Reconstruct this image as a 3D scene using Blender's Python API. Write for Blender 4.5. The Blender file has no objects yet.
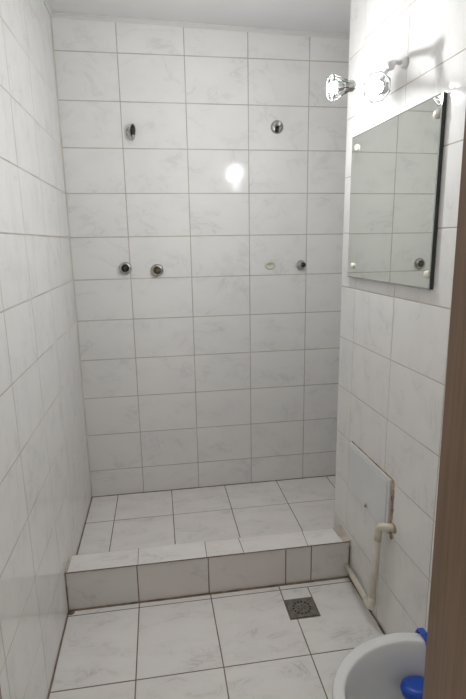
import bpy, bmesh, math, random
from mathutils import Vector, Matrix
random.seed(7)
scene = bpy.context.scene
COL = scene.collection
DZ = 0.215          # the main floor lies at z = 0; wall heights below were measured from the lowest back-wall joint

# ------------------------------------------------------------------ materials
def new_mat(name):
    m = bpy.data.materials.new(name); m.use_nodes = True
    nt = m.node_tree
    return m, nt, nt.nodes.get('Principled BSDF')

def simple(name, col, rough=0.5, metal=0.0, noise=0.0, nscale=20, spec=None, bump=0.0, coat=0.0):
    m, nt, b = new_mat(name)
    b.inputs['Roughness'].default_value = rough
    b.inputs['Metallic'].default_value = metal
    b.inputs['Base Color'].default_value = (*col, 1)
    if spec is not None: b.inputs['Specular IOR Level'].default_value = spec
    if coat: b.inputs['Coat Weight'].default_value = coat
    tc = nt.nodes.new('ShaderNodeTexCoord')
    n = nt.nodes.new('ShaderNodeTexNoise'); n.inputs['Scale'].default_value = nscale; n.inputs['Detail'].default_value = 5
    nt.links.new(tc.outputs['Object'], n.inputs['Vector'])
    if noise:
        r = nt.nodes.new('ShaderNodeValToRGB')
        r.color_ramp.elements[0].position = .3; r.color_ramp.elements[1].position = .7
        r.color_ramp.elements[0].color = (*[c*(1-noise) for c in col], 1)
        r.color_ramp.elements[1].color = (*[min(1, c*(1+noise)) for c in col], 1)
        nt.links.new(n.outputs['Fac'], r.inputs['Fac']); nt.links.new(r.outputs['Color'], b.inputs['Base Color'])
    if bump:
        bp = nt.nodes.new('ShaderNodeBump'); bp.inputs['Strength'].default_value = bump; bp.inputs['Distance'].default_value = .002
        nt.links.new(n.outputs['Fac'], bp.inputs['Height']); nt.links.new(bp.outputs['Normal'], b.inputs['Normal'])
    return m

def tile_mat(name, base, vein, rough=0.1, vein_amt=0.5, warm=None, wav=0.05, vscale=3.2, spec=.5):
    """glazed marble-pattern ceramic; each tile carries its own random shift in the 'tile' attribute"""
    m, nt, b = new_mat(name); N = nt.nodes; L = nt.links
    at = N.new('ShaderNodeAttribute'); at.attribute_name = 'tile'
    tc = N.new('ShaderNodeTexCoord')
    sc = N.new('ShaderNodeVectorMath'); sc.operation = 'SCALE'; sc.inputs['Scale'].default_value = 23
    L.new(at.outputs['Color'], sc.inputs[0])
    ad = N.new('ShaderNodeVectorMath'); ad.operation = 'ADD'
    L.new(tc.outputs['Object'], ad.inputs[0]); L.new(sc.outputs[0], ad.inputs[1])
    mp = N.new('ShaderNodeMapping'); mp.inputs['Rotation'].default_value = (0.5, 0.7, 0.6); mp.inputs['Scale'].default_value = (1.0, 2.2, 1.5)
    L.new(ad.outputs[0], mp.inputs['Vector'])
    n1 = N.new('ShaderNodeTexNoise'); n1.inputs['Scale'].default_value = vscale; n1.inputs['Detail'].default_value = 7
    n1.inputs['Roughness'].default_value = .6; n1.inputs['Distortion'].default_value = .7
    L.new(mp.outputs[0], n1.inputs['Vector'])
    s1 = N.new('ShaderNodeMath'); s1.operation = 'SUBTRACT'; s1.inputs[1].default_value = .5; L.new(n1.outputs['Fac'], s1.inputs[0])
    a1 = N.new('ShaderNodeMath'); a1.operation = 'ABSOLUTE'; L.new(s1.outputs[0], a1.inputs[0])
    r1 = N.new('ShaderNodeMapRange'); r1.inputs['From Min'].default_value = 0; r1.inputs['From Max'].default_value = .03
    r1.inputs['To Min'].default_value = 1; r1.inputs['To Max'].default_value = 0
    L.new(a1.outputs[0], r1.inputs['Value'])
    n2 = N.new('ShaderNodeTexNoise'); n2.inputs['Scale'].default_value = 5.5; n2.inputs['Detail'].default_value = 4; L.new(mp.outputs[0], n2.inputs['Vector'])
    r2 = N.new('ShaderNodeMapRange'); r2.inputs['From Min'].default_value = .42; r2.inputs['From Max'].default_value = .68; L.new(n2.outputs['Fac'], r2.inputs['Value'])
    mu = N.new('ShaderNodeMath'); mu.operation = 'MULTIPLY'; L.new(r1.outputs[0], mu.inputs[0]); L.new(r2.outputs[0], mu.inputs[1])
    # broad soft clouding
    mc = N.new('ShaderNodeMath'); mc.operation = 'MULTIPLY_ADD'; mc.inputs[1].default_value = .35
    L.new(r2.outputs[0], mc.inputs[0]); L.new(mu.outputs[0], mc.inputs[2])
    am = N.new('ShaderNodeMath'); am.operation = 'MULTIPLY'; am.inputs[1].default_value = vein_amt; am.use_clamp = True
    L.new(mc.outputs[0], am.inputs[0])
    mx = N.new('ShaderNodeMix'); mx.data_type = 'RGBA'
    mx.inputs[6].default_value = (*base, 1); mx.inputs[7].default_value = (*vein, 1)
    L.new(am.outputs[0], mx.inputs[0])
    out = mx.outputs[2]
    if warm:
        sp = N.new('ShaderNodeSeparateColor'); L.new(at.outputs['Color'], sp.inputs[0])
        n3 = N.new('ShaderNodeTexNoise'); n3.inputs['Scale'].default_value = 9; L.new(ad.outputs[0], n3.inputs['Vector'])
        m3 = N.new('ShaderNodeMath'); m3.operation = 'MULTIPLY'; L.new(sp.outputs[0], m3.inputs[0]); L.new(n3.outputs['Fac'], m3.inputs[1])
        mw = N.new('ShaderNodeMix'); mw.data_type = 'RGBA'; mw.inputs[7].default_value = (*warm, 1)
        L.new(out, mw.inputs[6]); L.new(m3.outputs[0], mw.inputs[0]); out = mw.outputs[2]
    L.new(out, b.inputs['Base Color'])
    b.inputs['Roughness'].default_value = rough
    b.inputs['Specular IOR Level'].default_value = spec
    nb = N.new('ShaderNodeTexNoise'); nb.inputs['Scale'].default_value = 14; nb.inputs['Detail'].default_value = 2
    L.new(ad.outputs[0], nb.inputs['Vector'])
    bp = N.new('ShaderNodeBump'); bp.inputs['Strength'].default_value = wav; bp.inputs['Distance'].default_value = .01
    L.new(nb.outputs['Fac'], bp.inputs['Height']); L.new(bp.outputs['Normal'], b.inputs['Normal'])
    return m

M_WALL = tile_mat('glazed_wall_tile', (.845, .835, .815), (.60, .60, .595), rough=.10, vein_amt=.40, wav=.035, vscale=4.2)
M_FLOOR = tile_mat('floor_tile', (.89, .87, .84), (.57, .55, .53), rough=.26, vein_amt=.62, vscale=7.5, warm=(.86, .79, .765), wav=.05)
M_RISER = tile_mat('grimy_shaded_floor_tile', (.76, .73, .70), (.54, .52, .50), rough=.3, vein_amt=.6, warm=(.72, .66, .62), wav=.05)  # the riser's grime and its shade are both put into this darker tile colour
M_GROUT = simple('wall_grout', (.50, .45, .39), .85, noise=.18, nscale=7)
M_FGROUT = simple('floor_grout', (.19, .152, .118), .85, noise=.4, nscale=9)
M_DIRT = simple('dirty_sealant', (.23, .17, .12), .8, noise=.5, nscale=25)
M_CORNER = simple('corner_grout', (.66, .62, .56), .7, noise=.2, nscale=6)
M_SEAL = simple('pale_sealant', (.52, .47, .40), .7, noise=.35, nscale=14)
M_CEIL = simple('ceiling_paint', (.80, .80, .80), .7, noise=.03, nscale=3)
M_PLAST = simple('plaster', (.72, .71, .69), .7)
M_CHROME = simple('worn_chrome', (.50, .49, .47), .28, metal=1, noise=.25, nscale=60)
M_SILV = simple('satin_chrome', (.74, .73, .72), .45, metal=.25)
M_DARK = simple('dark_opening', (.02, .018, .016), .6, noise=.5, nscale=60)
M_BRASS = simple('dull_brass', (.16, .13, .09), .45, metal=.7, noise=.4, nscale=80)
M_CAP = simple('yellowed_plastic', (.66, .64, .54), .4)
M_CREAM = simple('cream_plastic', (.72, .67, .56), .35, noise=.07, nscale=18)
M_PEARL = simple('cream_cap', (.80, .77, .68), .25)
M_PANEL = simple('painted_panel', (.74, .76, .75), .35, noise=.02, nscale=6)
M_RUST = simple('rusty_gap', (.40, .29, .19), .85, noise=.6, nscale=30)
M_DRAIN = simple('drain_steel', (.20, .185, .165), .5, metal=.3, noise=.3, nscale=50)
M_CERAM = simple('white_ceramic', (.80, .80, .79), .12)
M_BLUE = simple('blue_plastic', (.012, .085, .50), .3)
M_WATER = simple('water', (.55, .6, .6), .03)

m, nt, b = new_mat('mirror_silver')
b.inputs['Metallic'].default_value = 1; b.inputs['Roughness'].default_value = .012
b.inputs['Base Color'].default_value = (.72, .75, .71, 1)
M_MIRROR = m
M_MEDGE = simple('mirror_edge', (.06, .065, .06), .25, metal=.3)
M_BEVEL = simple('mirror_bevel', (.42, .44, .42), .12, metal=.85)

def wood_mat():
    m, nt, b = new_mat('brown_wood_laminate'); N = nt.nodes; L = nt.links
    tc = N.new('ShaderNodeTexCoord'); mp = N.new('ShaderNodeMapping'); mp.inputs['Scale'].default_value = (30, 30, 1.2)
    L.new(tc.outputs['Object'], mp.inputs['Vector'])
    n = N.new('ShaderNodeTexNoise'); n.inputs['Scale'].default_value = 4; n.inputs['Detail'].default_value = 6; n.inputs['Distortion'].default_value = .6
    L.new(mp.outputs[0], n.inputs['Vector'])
    r = N.new('ShaderNodeValToRGB')
    r.color_ramp.elements[0].position = .25; r.color_ramp.elements[0].color = (.155, .095, .055, 1)
    r.color_ramp.elements[1].position = .75; r.color_ramp.elements[1].color = (.235, .15, .095, 1)
    L.new(n.outputs['Fac'], r.inputs['Fac']); L.new(r.outputs['Color'], b.inputs['Base Color'])
    b.inputs['Roughness'].default_value = .42
    return m
M_WOOD = wood_mat()

def emit_mat(name, col, s):
    m, nt, b = new_mat(name)
    b.inputs['Base Color'].default_value = (*col, 1)
    b.inputs['Emission Color'].default_value = (*col, 1); b.inputs['Emission Strength'].default_value = s
    return m
M_BULB = emit_mat('lit_bulb', (.975, .985, 1.0), 1300.0)
M_BULB_DIM = emit_mat('lit_bulb_weaker', (.975, .985, 1.0), 45.0)

def pane_mat():
    m = bpy.data.materials.new('clear_lamp_glass'); m.use_nodes = True; nt = m.node_tree; N = nt.nodes; N.clear()
    o = N.new('ShaderNodeOutputMaterial'); t = N.new('ShaderNodeBsdfTransparent'); g = N.new('ShaderNodeBsdfGlossy'); g.inputs['Roughness'].default_value = .05
    t.inputs['Color'].default_value = (.96, .97, .97, 1)
    f = N.new('ShaderNodeFresnel'); f.inputs['IOR'].default_value = 1.5
    x = N.new('ShaderNodeMixShader')
    k = N.new('ShaderNodeMath'); k.operation = 'MULTIPLY'; k.inputs[1].default_value = .04
    nt.links.new(f.outputs[0], k.inputs[0]); nt.links.new(k.outputs[0], x.inputs[0]); nt.links.new(t.outputs[0], x.inputs[1]); nt.links.new(g.outputs[0], x.inputs[2]); nt.links.new(x.outputs[0], o.inputs[0])
    return m
M_PANE = pane_mat()
def frost_mat(name, k):
    m = bpy.data.materials.new(name); m.use_nodes = True; nt = m.node_tree; N = nt.nodes; N.clear()
    o = N.new('ShaderNodeOutputMaterial'); d = N.new('ShaderNodeBsdfDiffuse'); t = N.new('ShaderNodeBsdfTranslucent'); x = N.new('ShaderNodeMixShader')
    d.inputs['Color'].default_value = (k, k, k, 1); t.inputs['Color'].default_value = (k, k, k, 1)
    nt.links.new(d.outputs[0], x.inputs[1]); nt.links.new(t.outputs[0], x.inputs[2]); nt.links.new(x.outputs[0], o.inputs[0])
    return m
M_FROST = frost_mat('low_scatter_glass_edge', .07); M_FROST_PALE = frost_mat('frosted_glass_edge', .42)  # brighter head's frosted edges darkened to scatter less of its light onto the wall

# ------------------------------------------------------------------ object helpers
def obj(name, bm, mats, parent=None, smooth=False, loc=None):
    me = bpy.data.meshes.new(name)
    bm.normal_update()
    bm.to_mesh(me); bm.free()
    for mt in (mats if isinstance(mats, (list, tuple)) else [mats]): me.materials.append(mt)
    if smooth:
        for p in me.polygons: p.use_smooth = True
    o = bpy.data.objects.new(name, me); COL.objects.link(o)
    if parent:
        o.parent = parent
        if loc is None: o.location = -parent_loc(parent)     # vertices were given in world space
    if loc is not None: o.location = loc
    return o
def parent_loc(p):
    v = Vector(p.location)
    while p.parent: p = p.parent; v += Vector(p.location)
    return v
def thing(name, label, cat, loc, group=None):
    o = bpy.data.objects.new(name, None); COL.objects.link(o); o.location = loc; o.empty_display_size = .05
    o['label'] = label; o['category'] = cat
    if group: o['group'] = group
    return o
def tag(o, label, cat, group=None):
    o['label'] = label; o['category'] = cat
    if group: o['group'] = group
    return o
def struct(name, bm, mats, smooth=False, label=None):
    o = obj(name, bm, mats, None, smooth); o['kind'] = 'structure'
    if label: o['label'] = label
    return o

def add_hull(bm, pts8, mi=0):
    v = [bm.verts.new(p) for p in pts8]
    for f in ((0, 3, 2, 1), (4, 5, 6, 7), (0, 1, 5, 4), (1, 2, 6, 5), (2, 3, 7, 6), (3, 0, 4, 7)):
        bm.faces.new([v[i] for i in f]).material_index = mi
    return v
def add_box(bm, x0, x1, y0, y1, z0, z1, mi=0):
    return add_hull(bm, [(x0, y0, z0), (x1, y0, z0), (x1, y1, z0), (x0, y1, z0), (x0, y0, z1), (x1, y0, z1), (x1, y1, z1), (x0, y1, z1)], mi)

def frame_axes(d):
    d = Vector(d).normalized()
    a = Vector((0, 0, 1)) if abs(d.z) < .9 else Vector((1, 0, 0))
    u = d.cross(a).normalized(); v = u.cross(d).normalized()
    return u, v, d
def add_lathe(bm, base, axis, prof, seg=32, mi=0, sx=1, sy=1, rot=0, ex=None):
    """prof: list of (radius, distance along axis); closed at both ends"""
    u, v, d = frame_axes(axis); base = Vector(base)
    if ex is not None:
        u = Vector(ex).normalized(); v = d.cross(u).normalized()
    rings = []
    for r, h in prof:
        rings.append([bm.verts.new(base + d*h + u*(math.cos(rot + 2*math.pi*i/seg)*r*sx) + v*(math.sin(rot + 2*math.pi*i/seg)*r*sy)) for i in range(seg)])
    for a, b_ in zip(rings, rings[1:]):
        for i in range(seg):
            bm.faces.new((a[i], a[(i+1) % seg], b_[(i+1) % seg], b_[i])).material_index = mi
    bm.faces.new(rings[0][::-1]).material_index = mi
    bm.faces.new(rings[-1]).material_index = mi
def add_tube(bm, pts, r, seg=16, mi=0, caps=True):
    pts = [Vector(p) for p in pts]; rings = []; prev = None
    for i, p in enumerate(pts):
        if i == 0: t = pts[1]-p
        elif i == len(pts)-1: t = p-pts[i-1]
        else: t = (pts[i+1]-p).normalized() + (p-pts[i-1]).normalized()
        t.normalize()
        if prev is None: u = frame_axes(t)[0]
        else: u = (prev - t*prev.dot(t)).normalized()
        prev = u; v = t.cross(u)
        rr = r[i] if isinstance(r, (list, tuple)) else r
        rings.append([bm.verts.new(p + u*math.cos(2*math.pi*k/seg)*rr + v*math.sin(2*math.pi*k/seg)*rr) for k in range(seg)])
    for a, b_ in zip(rings, rings[1:]):
        for k in range(seg): bm.faces.new((a[k], a[(k+1) % seg], b_[(k+1) % seg], b_[k])).material_index = mi
    if caps:
        bm.faces.new(rings[0][::-1]).material_index = mi; bm.faces.new(rings[-1]).material_index = mi
def fillet(pts, rad, n=6):
    pts = [Vector(p) for p in pts]; out = [pts[0]]
    for a, b_, c in zip(pts, pts[1:], pts[2:]):
        d1 = (a-b_).normalized(); d2 = (c-b_).normalized()
        p1 = b_+d1*rad; p2 = b_+d2*rad
        for i in range(n+1):
            t = i/n; out.append(p1*(1-t)**2 + b_*2*t*(1-t) + p2*t*t)
    out.append(pts[-1]); return out

def inset_poly(poly, d):
    n = len(poly); out = []
    for i in range(n):
        p0, p1, p2 = Vector(poly[i-1]), Vector(poly[i]), Vector(poly[(i+1) % n])
        e1 = (p1-p0).normalized(); e2 = (p2-p1).normalized()
        n1 = Vector((-e1.y, e1.x)); n2 = Vector((-e2.y, e2.x))
        c = 1 + n1.dot(n2)
        if c < .15: c = .15
        out.append(p1 + (n1+n2)*(d/c))
    return out
def area(p): return sum(p[i-1][0]*p[i][1]-p[i][0]*p[i-1][1] for i in range(len(p)))/2
def add_tiles(bm, polys, to3, gap=.003, h=.0007, mi=1, jit=.0003):
    """each polygon (u,v) becomes one glazed tile with a rounded rim standing h above its bed"""
    lay = bm.loops.layers.float_color.get('tile') or bm.loops.layers.float_color.new('tile')
    for poly in polys:
        if area(poly) < 0: poly = poly[::-1]
        col = (random.random(), random.random(), random.random(), 1)
        cu = sum(p[0] for p in poly)/len(poly); cv = sum(p[1] for p in poly)/len(poly)
        ju, jv, jh = random.uniform(-jit, jit)*3, random.uniform(-jit, jit)*3, random.uniform(0, jit)
        rings = []
        for ins, hh in ((gap/2, -.0005), (gap/2, h*.55), (gap/2+.0005, h*.85), (gap/2+.0014, h)):
            rings.append([bm.verts.new(to3(p.x, p.y, hh+jh+(p.x-cu)*ju+(p.y-cv)*jv)) for p in inset_poly(poly, ins)])
        fs = []
        n = len(poly)
        for a, b_ in zip(rings, rings[1:]):
            for i in range(n): fs.append(bm.faces.new((a[i], a[(i+1) % n], b_[(i+1) % n], b_[i])))
        fs.append(bm.faces.new(rings[-1]))
        for f in fs:
            f.material_index = mi
            for l in f.loops: l[lay] = col
def grid(us, vs): return [[(a, c), (b_, c), (b_, d), (a, d)] for a, b_ in zip(us, us[1:]) for c, d in zip(vs, vs[1:])]

def oriented(bm):
    bmesh.ops.recalc_face_normals(bm, faces=bm.faces[:])

# ------------------------------------------------------------------ the room shell
XL, YE = -.2752, -.5748
XR0, SR = .8711, -.0263
YF = -1.90                                  # room side of the door wall
def xr(y): return XR0 + SR*(y-YE)
CEIL = lambda x: 2.163 + DZ - .0219*x
TOP = 2.5
Z_CORNER = .066

# back wall: joints every 30 x 20 cm
rp = .2*1.0118
rows_back = [-.17+DZ] + [rp*k + DZ for k in range(0, 11)] + [2.40]
bm = bmesh.new()
add_box(bm, XL-.1, 1.30, .0015, .12, -.1, TOP)
add_tiles(bm, grid([XL, 0, .302, .600, .90, 1.2], rows_back), lambda u, v, h: (u, .0015-h, v), gap=.0042)
oriented(bm)
struct('wall_back', bm, [M_GROUT, M_WALL])

# left wall
bm = bmesh.new()
add_box(bm, XL-.1, XL-.0015, YF-.12, .0, -.1, TOP)
cols = [-2.02, -1.721, -1.421, -1.121, -.821, -.521, -.221, 0]
add_tiles(bm, grid(cols, [0.0] + rows_back[1:]), lambda u, v, h: (XL-.0015+h, u, v), gap=.0044, h=.0004, jit=.0001)
oriented(bm)
struct('wall_left', bm, [M_GROUT, M_WALL])

# right wall: the projecting wall in front of the shower niche
zr = .3714 + DZ; rq = .2*1.046
zr_rows = [zr + rq*k for k in range(-3, 8)]
zr_rows[:4] = [0.0, .195, .396, .5935]
R2 = zr_rows[-1]
ycols = [YE, -.707, -1.007, -1.307, -1.607, YF]
bm = bmesh.new()
add_hull(bm, [(xr(YF)+.0015, YF, -.1), (1.3, YF, -.1), (1.3, YE-.0015, -.1), (xr(YE)+.0015, YE-.0015, -.1),
              (xr(YF)+.0015, YF, TOP), (1.3, YF, TOP), (1.3, YE-.0015, TOP), (xr(YE)+.0015, YE-.0015, TOP)])
polys = []
for a, c in zip(ycols, ycols[1:]):
    for k, (z0, z1) in enumerate(zip(zr_rows, zr_rows[1:])):
        polys.append([(c, z0), (a, z0), (a, z1), (c, z1)])
    if abs(a+.707) < .01:   # a strip was cut below this tile
        polys.append([(c, R2), (a, R2), (a, R2+.022), (c, R2+.022)])
        polys.append([(c, R2+.022), (a, R2+.022), (a, R2+rq), (c, R2+rq)])
    else:
        polys.append([(c, R2), (a, R2), (a, R2+rq), (c, R2+rq)])
    polys.append([(c, R2+rq), (a, R2+rq), (a, TOP-.07), (c, TOP-.07)])
add_tiles(bm, polys, lambda u, v, h: (xr(u)+.0015-h, u, v), gap=.0034)
add_tiles(bm, grid([xr(YE)+.001, 1.0, 1.2], zr_rows + [R2+rq, TOP-.07]), lambda u, v, h: (u, YE-.0015+h, v), gap=.0034)
oriented(bm)
struct('wall_right', bm, [M_GROUT, M_WALL])

# niche side wall
bm = bmesh.new()
add_box(bm, 1.2015, 1.3, YE, .0, -.1, TOP)
add_tiles(bm, grid([YE, -.3, 0], rows_back), lambda u, v, h: (1.2015-h, u, v), gap=.0034)
oriented(bm)
struct('wall_niche', bm, [M_GROUT, M_WALL])

# ceiling and cornice
bm = bmesh.new()
c = lambda x, y, d=0: (x, y, CEIL(x)+d)
add_hull(bm, [c(XL-.1, YF-.12), c(1.3, YF-.12), c(1.3, .12), c(XL-.1, .12), c(XL-.1, YF-.12, .1), c(1.3, YF-.12, .1), c(1.3, .12, .1), c(XL-.1, .12, .1)])
struct('ceiling', bm, M_CEIL)
def cornice(p0, p1, inward, n):
    bm = bmesh.new(); p0 = Vector(p0); p1 = Vector(p1); w = Vector(inward)
    prof = [(-.002, .004), (-.002, -.016), (.003, -.016), (.006, -.008), (.012, -.004), (.012, .004)]
    rings = [[bm.verts.new(q + w*a + Vector((0, 0, b_))) for a, b_ in prof] for q in (p0, p1)]
    k = len(prof)
    for i in range(k): bm.faces.new((rings[0][i], rings[0][(i+1) % k], rings[1][(i+1) % k], rings[1][i]))
    bm.faces.new(rings[0][::-1]); bm.faces.new(rings[1]); oriented(bm)
    return struct('trim_%d' % n, bm, M_PLAST)
cornice((XL, 0, CEIL(XL)), (1.2, 0, CEIL(1.2)), (0, -1, 0), 1)
cornice((XL, YF, CEIL(XL)), (XL, 0, CEIL(XL)), (1, 0, 0), 2)

# pale sealant down the corner between left and back wall
bm = bmesh.new(); add_tube(bm, [(XL+.0008, -.0008, Z_CORNER), (XL+.0008, -.0008, CEIL(XL)-.01)], .0028, 8); struct('trim_11', bm, M_CORNER)
# main floor
bm = bmesh.new()
add_box(bm, XL-.1, 1.3, -3.4, -.5, -.12, -.0015)
fx = [XL, -.003, .294, .592]
xw = .889
Y1, Y0, YS = -1.12, -.792, -.764
polys = [[(XL, Y1), (-.003, Y1), (-.003, Y0), (XL, Y0)], [(-.003, Y1), (.288, Y1), (.282, Y0), (-.003, Y0)],
         [(.288, Y1), (.592, Y1), (.592, -.955), (.566, -.955), (.566, Y0), (.282, Y0)],
         [(.566, -.852), (.682, -.852), (.682, Y0), (.566, Y0)],
         [(.592, Y1), (xw, Y1), (.872, Y0), (.682, Y0), (.682, -.955), (.592, -.955)],
         [(XL, Y0), (-.003, Y0), (-.003, YS), (XL, YS)], [(-.003, Y0), (.282, Y0), (.282, YS), (-.003, YS)],
         [(.282, Y0), (.566, Y0), (.566, YS), (.282, YS)], [(.566, Y0), (.872, Y0), (.872, YS), (.566, YS)]]
for j in range(7):
    ya = Y1-.327*(j+1); yb = Y1-.327*j
    for a, c_ in zip([XL, -.003, .288, .592, .889], [-.003, .288, .592, .889]): polys.append([(a, ya), (c_, ya), (c_, yb), (a, yb)])
add_tiles(bm, polys, lambda u, v, h: (u, v, h-.0015), gap=.0042)
oriented(bm)
struct('floor', bm, [M_FGROUT, M_FLOOR])

# shower floor: a shallow pan behind a flat-topped tiled curb
Z0 = -.150 + DZ
def zpan(y): return Z0 - .022*y
YB, YC = -.652, -.763
ZC = -.0490 + DZ
X1 = 1.2
bm = bmesh.new()
def pan_hull(x0, x1, y0):
    add_hull(bm, [(x0, y0, -.1), (x1, y0, -.1), (x1, 0, -.1), (x0, 0, -.1), (x0, y0, zpan(y0)-.0007), (x1, y0, zpan(y0)-.0007), (x1, 0, zpan(0)-.0007), (x0, 0, zpan(0)-.0007)])
pan_hull(XL, XR0, YB); pan_hull(XR0, X1, YE)
add_tiles(bm, grid([XL, -.137, .1515, .447, .743], [YB, -.562, -.262, 0]) + [[(.743, YB), (.871, YB), (.871, -.562), (.743, -.562)]] + grid([.743, 1.04, 1.2], [-.562, -.262, 0]), lambda u, v, h: (u, v, zpan(v)-.0007+h), gap=.0040)
oriented(bm)
struct('floor_shower', bm, [M_FGROUT, M_FLOOR])
bm = bmesh.new()
XS = .871
add_box(bm, XL, XS, YC+.0015, YB, -.1, ZC-.0007)
add_tiles(bm, [[(XL+.003, YC), (.0, YC), (.0, YB), (XL+.003, YB)], [(.0, YC), (.272, YC), (.274, YB+.004), (.0, YB)], [(.272, YC), (.424, YC), (.417, YB), (.274, YB)],
               [(.424, YC), (.692, YC), (.698, YB), (.417, YB)], [(.692, YC), (.847, YC), (.835, YB), (.698, YB)]],
          lambda u, v, h: (u, v, ZC-.0007+h), gap=.0026)
add_tiles(bm, grid([XL, -.004, .277, .597, .706, .871], [.0, ZC-.001]), lambda u, v, h: (u, YC+.0015-h, v), gap=.0044, mi=2)
oriented(bm)
struct('trim_3', bm, [M_FGROUT, M_FLOOR, M_RISER], label='tiled curb step in front of the shower floor')
bm = bmesh.new()     # sealant beads
add_tube(bm, [(XL+.002, YC+.001, ZC), (XS, YC+.001, ZC)], .0020, 6)
struct('trim_4', bm, M_DIRT)
bm = bmesh.new()
add_tube(bm, [(XL+.002, -.765, .0005), (XS, -.767, .0005)], .0040, 6)
add_tube(bm, [(XL+.001, -.765, .0), (XL+.001, YF, .0)], .0032, 6)
add_tube(bm, [(XS, -.767, .001), (xr(YF), YF, .001)], .0032, 6)
add_tube(bm, [(XL+.001, YC, .0), (XL+.001, YC, ZC)], .003, 6)
add_lathe(bm, (XL+.012, YC-.011, -.002), (0, 0, 1), [(.015, 0), (.010, .006), (.003, .008)], 9)
struct('trim_5', bm, M_DIRT)
bm = bmesh.new()
add_tube(bm, [(XL, -.001, zpan(0)), (1.2, -.001, zpan(0))], .0032, 6)
add_tube(bm, [(XL+.001, 0, zpan(0)), (XL+.001, YB, zpan(YB))], .0032, 6)
struct('trim_6', bm, M_DIRT)
bm = bmesh.new()
add_hull(bm, [(.846, YC+.002, ZC-.02), (xr(YC)+.001, YC+.002, ZC-.02), (xr(YB)+.001, YB, ZC-.02), (.834, YB, ZC-.02),
              (.846, YC+.002, ZC+.0003), (xr(YC)+.001, YC+.002, ZC+.006), (xr(YB)+.001, YB, ZC+.012), (.834, YB, ZC+.0005)])
add_hull(bm, [(XL-.001, YC+.002, ZC-.02), (XL+.009, YC+.002, ZC-.02), (XL+.011, YB, ZC-.02), (XL-.001, YB, ZC-.02),
              (XL-.001, YC+.002, ZC+.005), (XL+.009, YC+.002, ZC+.0004), (XL+.011, YB, ZC+.0004), (XL-.001, YB, ZC+.006)])
oriented(bm)
struct('trim_7', bm, M_SEAL)

# door wall with the doorway the photograph is taken through
JL, JR = -.103, .512
bm = bmesh.new()
add_box(bm, XL-.1, JL-.045, YF-.12, YF, -.1, TOP)
add_box(bm, JR+.045, 1.3, YF-.12, YF, -.1, TOP)
add_box(bm, JL-.045, JR+.045, YF-.12, YF, 2.12, TOP)
struct('wall_front', bm, M_PLAST)
def jamb(x_in, s, n):
    bm = bmesh.new(); lean = .009 if s > 0 else 0
    xa = lambda z: x_in - (z-.69)*lean
    y0, y1 = YF-.135, YF+.004
    add_hull(bm, [(xa(0), y0, 0), (x_in+.05*s, y0, 0), (x_in+.05*s, y1, 0), (xa(0), y1, 0), (xa(2.08), y0, 2.12), (x_in+.05*s, y0, 2.12), (x_in+.05*s, y1, 2.12), (xa(2.08), y1, 2.12)])
    oriented(bm)
    bmesh.ops.bevel(bm, geom=[e for e in bm.edges], offset=.003, segments=2, affect='EDGES')
    return struct('trim_%d' % n, bm, M_WOOD, label='brown wooden door jamb')
jamb(JR, 1, 8); jamb(JL, -1, 9)

# ------------------------------------------------------------------ shower fittings on the back wall
def rosette(parent, name, p, r, dep, hole, mat=M_CHROME):
    bm = bmesh.new()
    add_lathe(bm, p, (0, -1, 0), [(r, 0), (r, .003), (r*.93, .008), (r*.70, dep*.8), (hole+.004, dep), (hole, dep), (hole, dep*.45)], 36)
    return obj(name, bm, mat, parent, True)

# shower outlet upper left: tall chrome bracket with a dark slot
p = (.050, .0010, 1.688+DZ)
t = thing('shower_outlet', 'tall narrow chrome shower bracket with dark slot, at upper left of back wall', 'shower fitting', p, 'shower fittings on the back wall')
bm = bmesh.new(); add_lathe(bm, (p[0]-.012, .001, p[2]+.004), (0, -1, 0), [(.021, 0), (.021, .003), (.018, .007), (.009, .009)], 32); obj('rosette', bm, M_CHROME, t, True)
bm = bmesh.new(); add_lathe(bm, (p[0], -.007, p[2]), (0, -1, 0), [(.013, 0), (.0145, .008), (.0145, .026), (.0132, .031), (.0118, .032), (.0118, .026)], 28, sx=2.45, ex=(0.06, 0, 1)); obj('bracket', bm, M_CHROME, t, True)
bm = bmesh.new(); add_lathe(bm, (p[0]+.001, -.034, p[2]-.004), (0, -1, 0), [(.0088, 0), (.0108, .002), (.0095, .004)], 24, sx=2.45, ex=(0.06, 0, 1)); obj('slot', bm, M_DARK, t, True)
bm = bmesh.new(); add_lathe(bm, (p[0]+.001, -.036, p[2]-.022), (0, -1, 0), [(.0062, 0), (.0062, .004), (.003, .006)], 20); obj('screw', bm, M_CHROME, t, True)

# round outlet upper right with a short diagonal stub
p = (.741, .0010, 1.725+DZ)
t = thing('shower_outlet', 'round chrome shower outlet with short stub, at upper right of back wall', 'shower fitting', p, 'shower fittings on the back wall')
bm = bmesh.new(); add_lathe(bm, p, (0, -1, 0), [(.031, 0), (.031, .004), (.029, .009), (.020, .013), (.018, .013)], 36); obj('rosette', bm, M_CHROME, t, True)
bm = bmesh.new(); add_tube(bm, [(p[0]+.004, -.012, p[2]+.006), (p[0]+.008, -.028, p[2]+.012)], [.013, .011], 20); obj('stub', bm, M_CHROME, t, True)
bm = bmesh.new(); add_lathe(bm, (p[0]+.0082, -.0275, p[2]+.0122), (.2, -.9, .3), [(.0075, 0), (.0075, .002)], 18); obj('opening', bm, M_PEARL, t, True)
bm = bmesh.new(); add_tube(bm, [(p[0]-.001, -.013, p[2]-.002), (p[0]-.006, -.020, p[2]-.026)], [.010, .0085], 16); obj('nozzle', bm, M_DARK, t, True)

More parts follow.
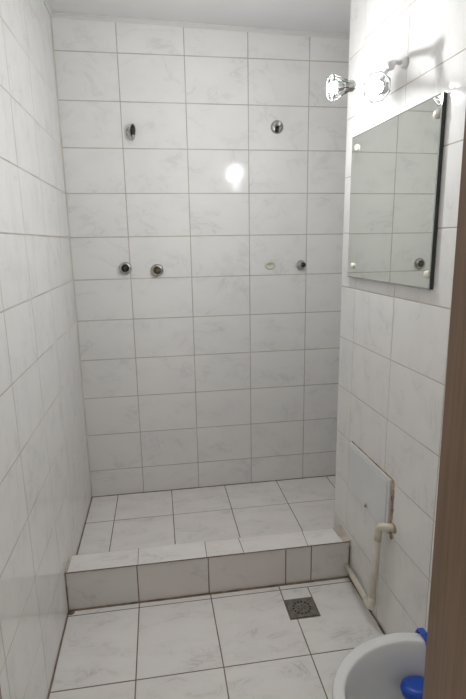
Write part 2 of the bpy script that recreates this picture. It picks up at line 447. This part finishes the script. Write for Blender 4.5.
for x, z, lab, mc in ((-.023, 1.064, 'round chrome tap stem without handle, the left of the pair, nearer the left wall', M_DARK),
                  (.131, 1.050, 'round chrome tap stem with brownish centre, the right and slightly lower of the pair', M_BRASS)):
    p = (x, .0010, z+DZ)
    t = thing('tap_stem', lab, 'tap stem', p, 'shower fittings on the back wall')
    bm = bmesh.new(); add_lathe(bm, p, (0, -1, 0), [(.031, 0), (.0315, .003), (.030, .011), (.026, .019), (.0215, .021), (.0185, .021), (.0165, .011), (.015, .008)], 40); obj('rosette', bm, M_CHROME, t, True)
    bm = bmesh.new(); add_lathe(bm, (p[0], -.009, p[2]), (0, -1, 0), [(.0158, 0), (.0158, .010), (.0115, .014), (.0095, .022), (.007, .023)], 24); obj('spindle', bm, mc, t, True)
# yellowed blanking cap
p = (.707, .0010, 1.061+DZ)
bm = bmesh.new(); add_lathe(bm, p, (0, -1, 0), [(.021, 0), (.0215, .003), (.019, .0065), (.014, .0068), (.013, .0058), (.0125, .0045)], 36, sx=1.35, ex=(1, 0, 0))
tag(obj('blanking_cap', bm, M_CAP, None, True), 'yellowed oval plastic cap on the back wall, left of the chrome stub', 'wall cap', 'shower fittings on the back wall')
# chrome stub at the right
p = (.871, .0010, 1.062+DZ)
t = thing('tap_stem', 'small chrome tap stub with dark end, right of the yellowed oval cap', 'tap stem', p, 'shower fittings on the back wall')
bm = bmesh.new(); add_lathe(bm, p, (0, -1, 0), [(.023, 0), (.023, .004), (.018, .012), (.015, .030), (.012, .030)], 32); obj('rosette', bm, M_CHROME, t, True)
bm = bmesh.new(); add_lathe(bm, (p[0]+.003, -.030, p[2]), (0, -1, 0), [(.012, 0), (.013, .006), (.009, .010)], 24); obj('spindle', bm, M_DARK, t, True)
bm = bmesh.new(); add_tube(bm, [(p[0]-.004, -.028, p[2]+.002), (p[0]-.027, -.034, p[2]+.003)], [.008, .0095], 18); obj('side_pin', bm, M_CHROME, t, True)

# ------------------------------------------------------------------ mirror on the right wall
RWA = Vector((SR, 1, 0)).normalized()          # along the wall, towards the back
RWN = Vector((-1, SR, 0)).normalized()         # out of the wall, into the room
def RP(y, z, off=0): return Vector((xr(y), y, z)) + RWN*(off-.0008)
yA, yB, zA, zB = -.662, -1.222, 1.257, 1.763
OFF = .014
t = thing('wall_mirror', 'rectangular frameless mirror with four cream round caps, hanging on the right wall', 'mirror', RP((yA+yB)/2, zA, 0))
bm = bmesh.new()
def ring(off, ins): return [bm.verts.new(RP(y, z, off)) for y, z in ((yA-ins, zA+ins), (yA-ins, zB-ins), (yB+ins, zB-ins), (yB+ins, zA+ins))]
r0, r1, r2, r3 = ring(OFF-.0045, 0), ring(OFF-.0012, 0), ring(OFF, .0045), None
bm.faces.new(r0).material_index = 1
for a, b_, mi in ((r0, r1, 1), (r1, r2, 2)):
    for i in range(4): bm.faces.new((a[i], a[(i+1) % 4], b_[(i+1) % 4], b_[i])).material_index = mi
bm.faces.new(r2).material_index = 0
oriented(bm)
obj('glass_pane', bm, [M_MIRROR, M_MEDGE, M_BEVEL], t)
bm = bmesh.new()
add_hull(bm, [RP(yA-.001, zA+.001, -.001), RP(yB+.0008, zA+.001, -.001), RP(yB+.0008, zB-.001, -.001), RP(yA-.001, zB-.001, -.001),
              RP(yA-.001, zA+.001, OFF-.0046), RP(yB+.0008, zA+.001, OFF-.0046), RP(yB+.0008, zB-.001, OFF-.0046), RP(yA-.001, zB-.001, OFF-.0046)])
oriented(bm); obj('backing_board', bm, M_MEDGE, t)
for y, z in ((-.710, 1.720), (-1.204, 1.714), (-1.210, 1.299), (-.711, 1.302)):
    bm = bmesh.new(); add_lathe(bm, RP(y, z, OFF-.001), RWN, [(.0105, 0), (.0115, .003), (.0095, .008), (.004, .0105)], 24)
    obj('screw_cap', bm, M_PEARL, t, True)

# ------------------------------------------------------------------ two-headed wall lamp above the mirror
base = RP(-1.002, 1.901, 0)
hubp = Vector((.802, -1.070, 1.655+DZ))
t = thing('wall_lamp', 'two-headed wall lamp with lit octagonal glass shades above the mirror', 'lamp', base)
bm = bmesh.new(); add_lathe(bm, base, RWN, [(.016, -.001), (.016, .006), (.014, .012), (.009, .016), (.008, .018)], 32); obj('wall_plate', bm, M_SILV, t, True)
bm = bmesh.new(); add_tube(bm, fillet([base+RWN*.015, base+RWN*.045+Vector((0, 0, .002)), hubp], .015), .0065, 16); obj('arm', bm, M_SILV, t, True)
def head(bulb, axis, size, mb, mf):
    bulb = Vector(bulb); ax = Vector(axis).normalized()
    h = bpy.data.objects.new('lamp_head', None); h.empty_display_size = .03; COL.objects.link(h); h.parent = t; h.location = bulb - Vector(t.location)
    back = bulb - ax*.062; front = bulb + ax*.006
    u, v, _ = frame_axes(ax)
    def oc(c, r): return [c + u*math.cos(math.pi/8+i*math.pi/4)*r + v*math.sin(math.pi/8+i*math.pi/4)*r for i in range(8)]
    A, Bc, Cc = oc(bulb-ax*.052, size*.34), oc(bulb+ax*.0, size), oc(bulb+ax*.014, size*.80)
    bm = bmesh.new()
    for q in (A, Bc): pass
    va = [bm.verts.new(p) for p in A]; vb = [bm.verts.new(p) for p in Bc]; vc = [bm.verts.new(p) for p in Cc]
    for i in range(8):
        j = (i+1) % 8
        bm.faces.new((va[i], va[j], vb[j], vb[i])); bm.faces.new((vb[i], vb[j], vc[j], vc[i]))
    o = obj('glass_shade', bm, M_PANE, h)
    bm = bmesh.new()
    for i in range(8):
        j = (i+1) % 8
        add_tube(bm, [A[i], Bc[i]], .0010, 6); add_tube(bm, [Bc[i], Bc[j]], .0018, 6); add_tube(bm, [Cc[i], Cc[j]], .0008, 6); add_tube(bm, [Bc[i], Cc[i]], .0007, 6)
        add_tube(bm, [A[i], A[j]], .0014, 6)
    obj('shade_rim', bm, mf, h, True)
    bm = bmesh.new(); add_lathe(bm, back, ax, [(.008, -.006), (.016, 0), (.0165, .026), (.011, .030)], 24); obj('socket', bm, M_CHROME, h, True)
    bm = bmesh.new(); add_lathe(bm, bulb-ax*.032, ax, [(.0148, .022), (.0152, .028), (.0140, .037), (.0095, .044), (.003, .047)], 24); obj('bulb', bm, mb, h, True)
    bm = bmesh.new(); add_lathe(bm, bulb-ax*.032, ax, [(.008, 0), (.010, .004), (.013, .012), (.015, .0215)], 24); obj('bulb_base', bm, M_CHROME, h, True)
    return back
backA = head((.728, -1.150, 1.575+DZ), (-.66, -.72, -.2), .037, M_BULB_DIM, M_FROST_PALE)
backB = head((.684, -.936, 1.633+DZ), (-.96, .17, -.06), .037, M_BULB, M_FROST)
bm = bmesh.new(); add_tube(bm, fillet([backB, (backA+backB)/2 + Vector((.012, 0, 0)), backA], .03), .0075, 16); obj('cross_bar', bm, M_SILV, t, True)
bm = bmesh.new(); add_tube(bm, [hubp, (backA*2+backB)/3+Vector((.008, 0, 0))], .006, 14); obj('stem', bm, M_SILV, t, True)
bm = bmesh.new(); add_lathe(bm, hubp-Vector((.012, 0, 0)), (1, 0, 0), [(.004, 0), (.011, .004), (.013, .012), (.011, .020), (.004, .024)], 20); obj('hub', bm, M_SILV, t, True)

# ------------------------------------------------------------------ access panel low on the right wall
yp0, yp1, zp0, zp1 = -.738, -1.068, .399, .602
t = thing('access_panel', 'white painted access panel with latch low on the right wall above the pipe', 'access panel', RP((yp0+yp1)/2, zp0, 0))
bm = bmesh.new()
def slab(y0, y1, z0, z1, o0, o1, bev=.002):
    add_hull(bm, [RP(y0, z0, o0), RP(y1, z0, o0), RP(y1, z1, o0), RP(y0, z1, o0), RP(y0, z0, o1), RP(y1, z0, o1), RP(y1, z1, o1), RP(y0, z1, o1)])
slab(yp0, yp1, zp0, zp1, .0, .011); oriented(bm)
bmesh.ops.bevel(bm, geom=bm.edges[:], offset=.002, segments=2, affect='EDGES')
obj('panel_frame', bm, M_PANEL, t)
bm = bmesh.new(); slab(yp0-.012, yp1+.014, zp0+.012, zp1-.013, .010, .0135); oriented(bm)
bmesh.ops.bevel(bm, geom=bm.edges[:], offset=.0015, segments=2, affect='EDGES')
obj('panel_door', bm, M_PANEL, t)
bm = bmesh.new(); add_lathe(bm, RP(-.912, .419, .013), RWN, [(.008, 0), (.008, .003), (.0055, .005)], 18); obj('latch', bm, M_CHROME, t, True)
bm = bmesh.new(); add_lathe(bm, RP(-.912, .417, .0175), RWN, [(.004, 0), (.0035, .003)], 12); obj('keyhole', bm, M_DARK, t, True)
bm = bmesh.new()
prev = None
def crust(y0, z0, z1, w, seed, n=12):
    rnd = random.Random(seed)
    for i in range(n):
        z = z0+(z1-z0)*(i+.5)/n; r = w*(.7+.7*rnd.random())
        add_lathe(bm, RP(y0+rnd.uniform(-.002, .002), z, -.001), RWN, [(r*1.3, 0), (r, .002+.002*rnd.random()), (r*.3, .005)], 8, sy=1.0, sx=1.0)
crust(yp1-.007, zp0-.0, zp1+.002, .0055, 3, 26)
crust(yp1-.008, zp0-.012, zp0+.01, .007, 9, 4)
obj('rusty_gap', bm, M_RUST, t, True)
bm = bmesh.new(); add_tube(bm, [RP(yp0, zp1+.001, .002), RP(yp1-.004, zp1+.001, .002)], .0026, 6); obj('sealant', bm, M_RUST, t, True)

# ------------------------------------------------------------------ waste pipe
t = thing('waste_pipe', 'cream plastic waste pipe bending down the right wall and into the curb', 'pipe', (.85, -1.0, .05))
rP = .0135
top = RP(-1.055, .424, .036); bot = RP(-1.026, .068, .032)
wal = RP(-1.094, .436, -.004)
end = Vector((.861, YC+.006, .055))
bm = bmesh.new(); add_tube(bm, fillet([wal, top, top - (top-bot).normalized()*.055], .012), [rP]*20 if 0 else rP, 20); obj('upper_elbow', bm, M_CREAM, t, True)
bm = bmesh.new(); add_tube(bm, [top - (top-bot).normalized()*.03, bot + (top-bot).normalized()*.04], rP*.93, 20); obj('riser_pipe', bm, M_CREAM, t, True)
bm = bmesh.new(); add_tube(bm, fillet([bot+(top-bot).normalized()*.055, bot, bot+(end-bot).normalized()*.05], .022), rP, 20); obj('lower_elbow', bm, M_CREAM, t, True)
bm = bmesh.new(); add_tube(bm, [bot+(end-bot).normalized()*.03, end], rP*.86, 20); obj('floor_pipe', bm, M_CREAM, t, True)
bm = bmesh.new(); add_lathe(bm, wal + RWN*.004, RWN, [(.018, -.001), (.017, .003), (.014, .005)], 20); obj('collar', bm, M_RUST, t, True)

# ------------------------------------------------------------------ floor drain
dx0, dx1, dy0, dy1 = .572, .677, -.951, -.856
t = thing('floor_drain', 'square dark steel floor drain set in the tiles before the curb', 'drain', ((dx0+dx1)/2, (dy0+dy1)/2, 0))
cx, cy = (dx0+dx1)/2, (dy0+dy1)/2
bm = bmesh.new()
outer = [(dx0, dy0), (dx1, dy0), (dx1, dy1), (dx0, dy1)]
w = .008
for a, b_, c_, d_ in ((dx0, dx1, dy0, dy0+w), (dx0, dx1, dy1-w, dy1), (dx0, dx0+w, dy0+w, dy1-w), (dx1-w, dx1, dy0+w, dy1-w)): add_box(bm, a, b_, c_, d_, -.001, .0022)
obj('drain_frame', bm, M_DRAIN, t)
bm = bmesh.new(); add_box(bm, dx0+w, dx1-w, dy0+w, dy1-w, -.001, .0012); obj('grate', bm, M_DRAIN, t)
g = bpy.data.objects['grate']
bm = bmesh.new()
for i in range(14):
    a = 2*math.pi*i/14
    add_lathe(bm, (cx+math.cos(a)*.033, cy+math.sin(a)*.031, .0008), (0, 0, 1), [(.0044, 0), (.0044, .0006)], 10)
for i in range(6):
    a = 2*math.pi*i/6+.3
    add_lathe(bm, (cx+math.cos(a)*.014, cy+math.sin(a)*.013, .0008), (0, 0, 1), [(.0026, 0), (.0026, .0006)], 10)
o = obj('grate_hole', bm, M_DARK, g); o.location = -parent_loc(g) 

# ------------------------------------------------------------------ toilet
TC = Vector((.697, -1.652, 0))
t = thing('toilet', 'white ceramic toilet bowl without seat, beside the right wall and door jamb', 'toilet', (TC.x, TC.y, 0))
NR = 56
def egg(z, fr, bk, hw, cx=0):
    out = []
    for i in range(NR):
        a = 2*math.pi*i/NR; c_, s_ = math.cos(a), math.sin(a)
        rx = bk if c_ > 0 else fr
        out.append((TC.x+cx+rx*c_, TC.y+hw*s_, z))
    return out
def loft(bm, rings, cap0=True, cap1=True):
    vs = [[bm.verts.new(p) for p in r] for r in rings]
    for a, b_ in zip(vs, vs[1:]):
        for i in range(NR): bm.faces.new((a[i], a[(i+1) % NR], b_[(i+1) % NR], b_[i]))
    if cap0: bm.faces.new(vs[0][::-1])
    if cap1: bm.faces.new(vs[-1])
bm = bmesh.new()
loft(bm, [egg(0, .12, .15, .115, .03), egg(.012, .125, .155, .12, .03), egg(.05, .11, .15, .105, .03), egg(.15, .105, .15, .10, .03), egg(.22, .14, .16, .125, .02), egg(.29, .195, .175, .160),
          egg(.335, .212, .18, .176), egg(.36, .222, .183, .185), egg(.378, .225, .184, .187), egg(.386, .2225, .182, .185), egg(.3895, .217, .178, .180), egg(.3895, .2005, .163, .156), egg(.3892, .1985, .161, .154),
          egg(.3875, .197, .159, .152), egg(.382, .1955, .157, .150), egg(.368, .194, .155, .143), egg(.345, .19, .152, .140), egg(.30, .178, .146, .134), egg(.24, .145, .12, .115), egg(.20, .10, .085, .080), egg(.19, .05, .05, .05)])
obj('bowl', bm, M_CERAM, t, True)
bm = bmesh.new(); loft(bm, [egg(.222, .124, .102, .097), egg(.2235, .124, .102, .097)]); obj('water', bm, M_WATER, t)
# rim block: blue hook over the rim, blue cage inside
HX = .768
def rimy(x, hw, rr, cx=0): 
    k = (x-TC.x)/rr; return TC.y + hw*math.sqrt(max(0, 1-k*k))
t = thing('rim_block', 'blue plastic toilet freshener hooked over the far rim of the bowl', 'toilet freshener', (HX, rimy(HX, .165, .182), .39))
yo, yi = rimy(HX, .1885, .184), rimy(HX, .149, .155)
bm = bmesh.new()
path = [(yo+.010, .352), (yo+.009, .380), (yo+.002, .396), ((yo+yi)/2, .3995), (yi+.002, .394), (yi-.008, .375), (yi-.014, .29)]
wd = .008
for (a, za), (c_, zc) in zip(path, path[1:]):
    d = Vector((0, c_-a, zc-za)).normalized(); n_ = Vector((0, -d.z, d.y))*.002
    add_hull(bm, [Vector((HX-wd, a, za))-n_, Vector((HX+wd, a, za))-n_, Vector((HX+wd, c_, zc))-n_, Vector((HX-wd, c_, zc))-n_,
                  Vector((HX-wd, a, za))+n_, Vector((HX+wd, a, za))+n_, Vector((HX+wd, c_, zc))+n_, Vector((HX-wd, c_, zc))+n_])
oriented(bm); obj('hook', bm, M_BLUE, t)
bm = bmesh.new()
add_lathe(bm, (HX-.050, yi-.042, .322), (0, -.15, -1), [(.022, 0), (.031, .003), (.034, .012), (.031, .026), (.022, .042), (.008, .054)], 28, sx=1.25, ex=(1, 0, 0))
obj('cage', bm, M_BLUE, t, True)

# ------------------------------------------------------------------ light from the hall behind the camera
w = bpy.data.worlds.new('hall_light'); scene.world = w; w.use_nodes = True
bg = w.node_tree.nodes['Background']; bg.inputs['Color'].default_value = (1.0, .94, .87, 1); bg.inputs['Strength'].default_value = .45

# ------------------------------------------------------------------ camera
cam = bpy.data.cameras.new('camera'); co = bpy.data.objects.new('camera', cam); COL.objects.link(co)
F = Vector((math.sin(.1508)*math.cos(-.2170), math.cos(.1508)*math.cos(-.2170), math.sin(-.2170)))
RT = Vector((math.cos(.1508), -math.sin(.1508), 0)); UP = RT.cross(F)
ro = -.0161
R2_ = RT*math.cos(ro)+UP*math.sin(ro); U2 = -RT*math.sin(ro)+UP*math.cos(ro)
mt = Matrix(((R2_.x, U2.x, -F.x, .1304), (R2_.y, U2.y, -F.y, -2.4777), (R2_.z, U2.z, -F.z, 1.1798+DZ), (0, 0, 0, 1)))
co.matrix_world = mt
cam.sensor_fit = 'HORIZONTAL'; cam.sensor_width = 36; cam.lens = 36*485.4927/466; cam.clip_start = .02
scene.camera = co
vs = scene.view_settings
vs.view_transform = 'Standard'; vs.look = 'None'; vs.exposure = 0.34; vs.gamma = 1; vs.use_curve_mapping = False
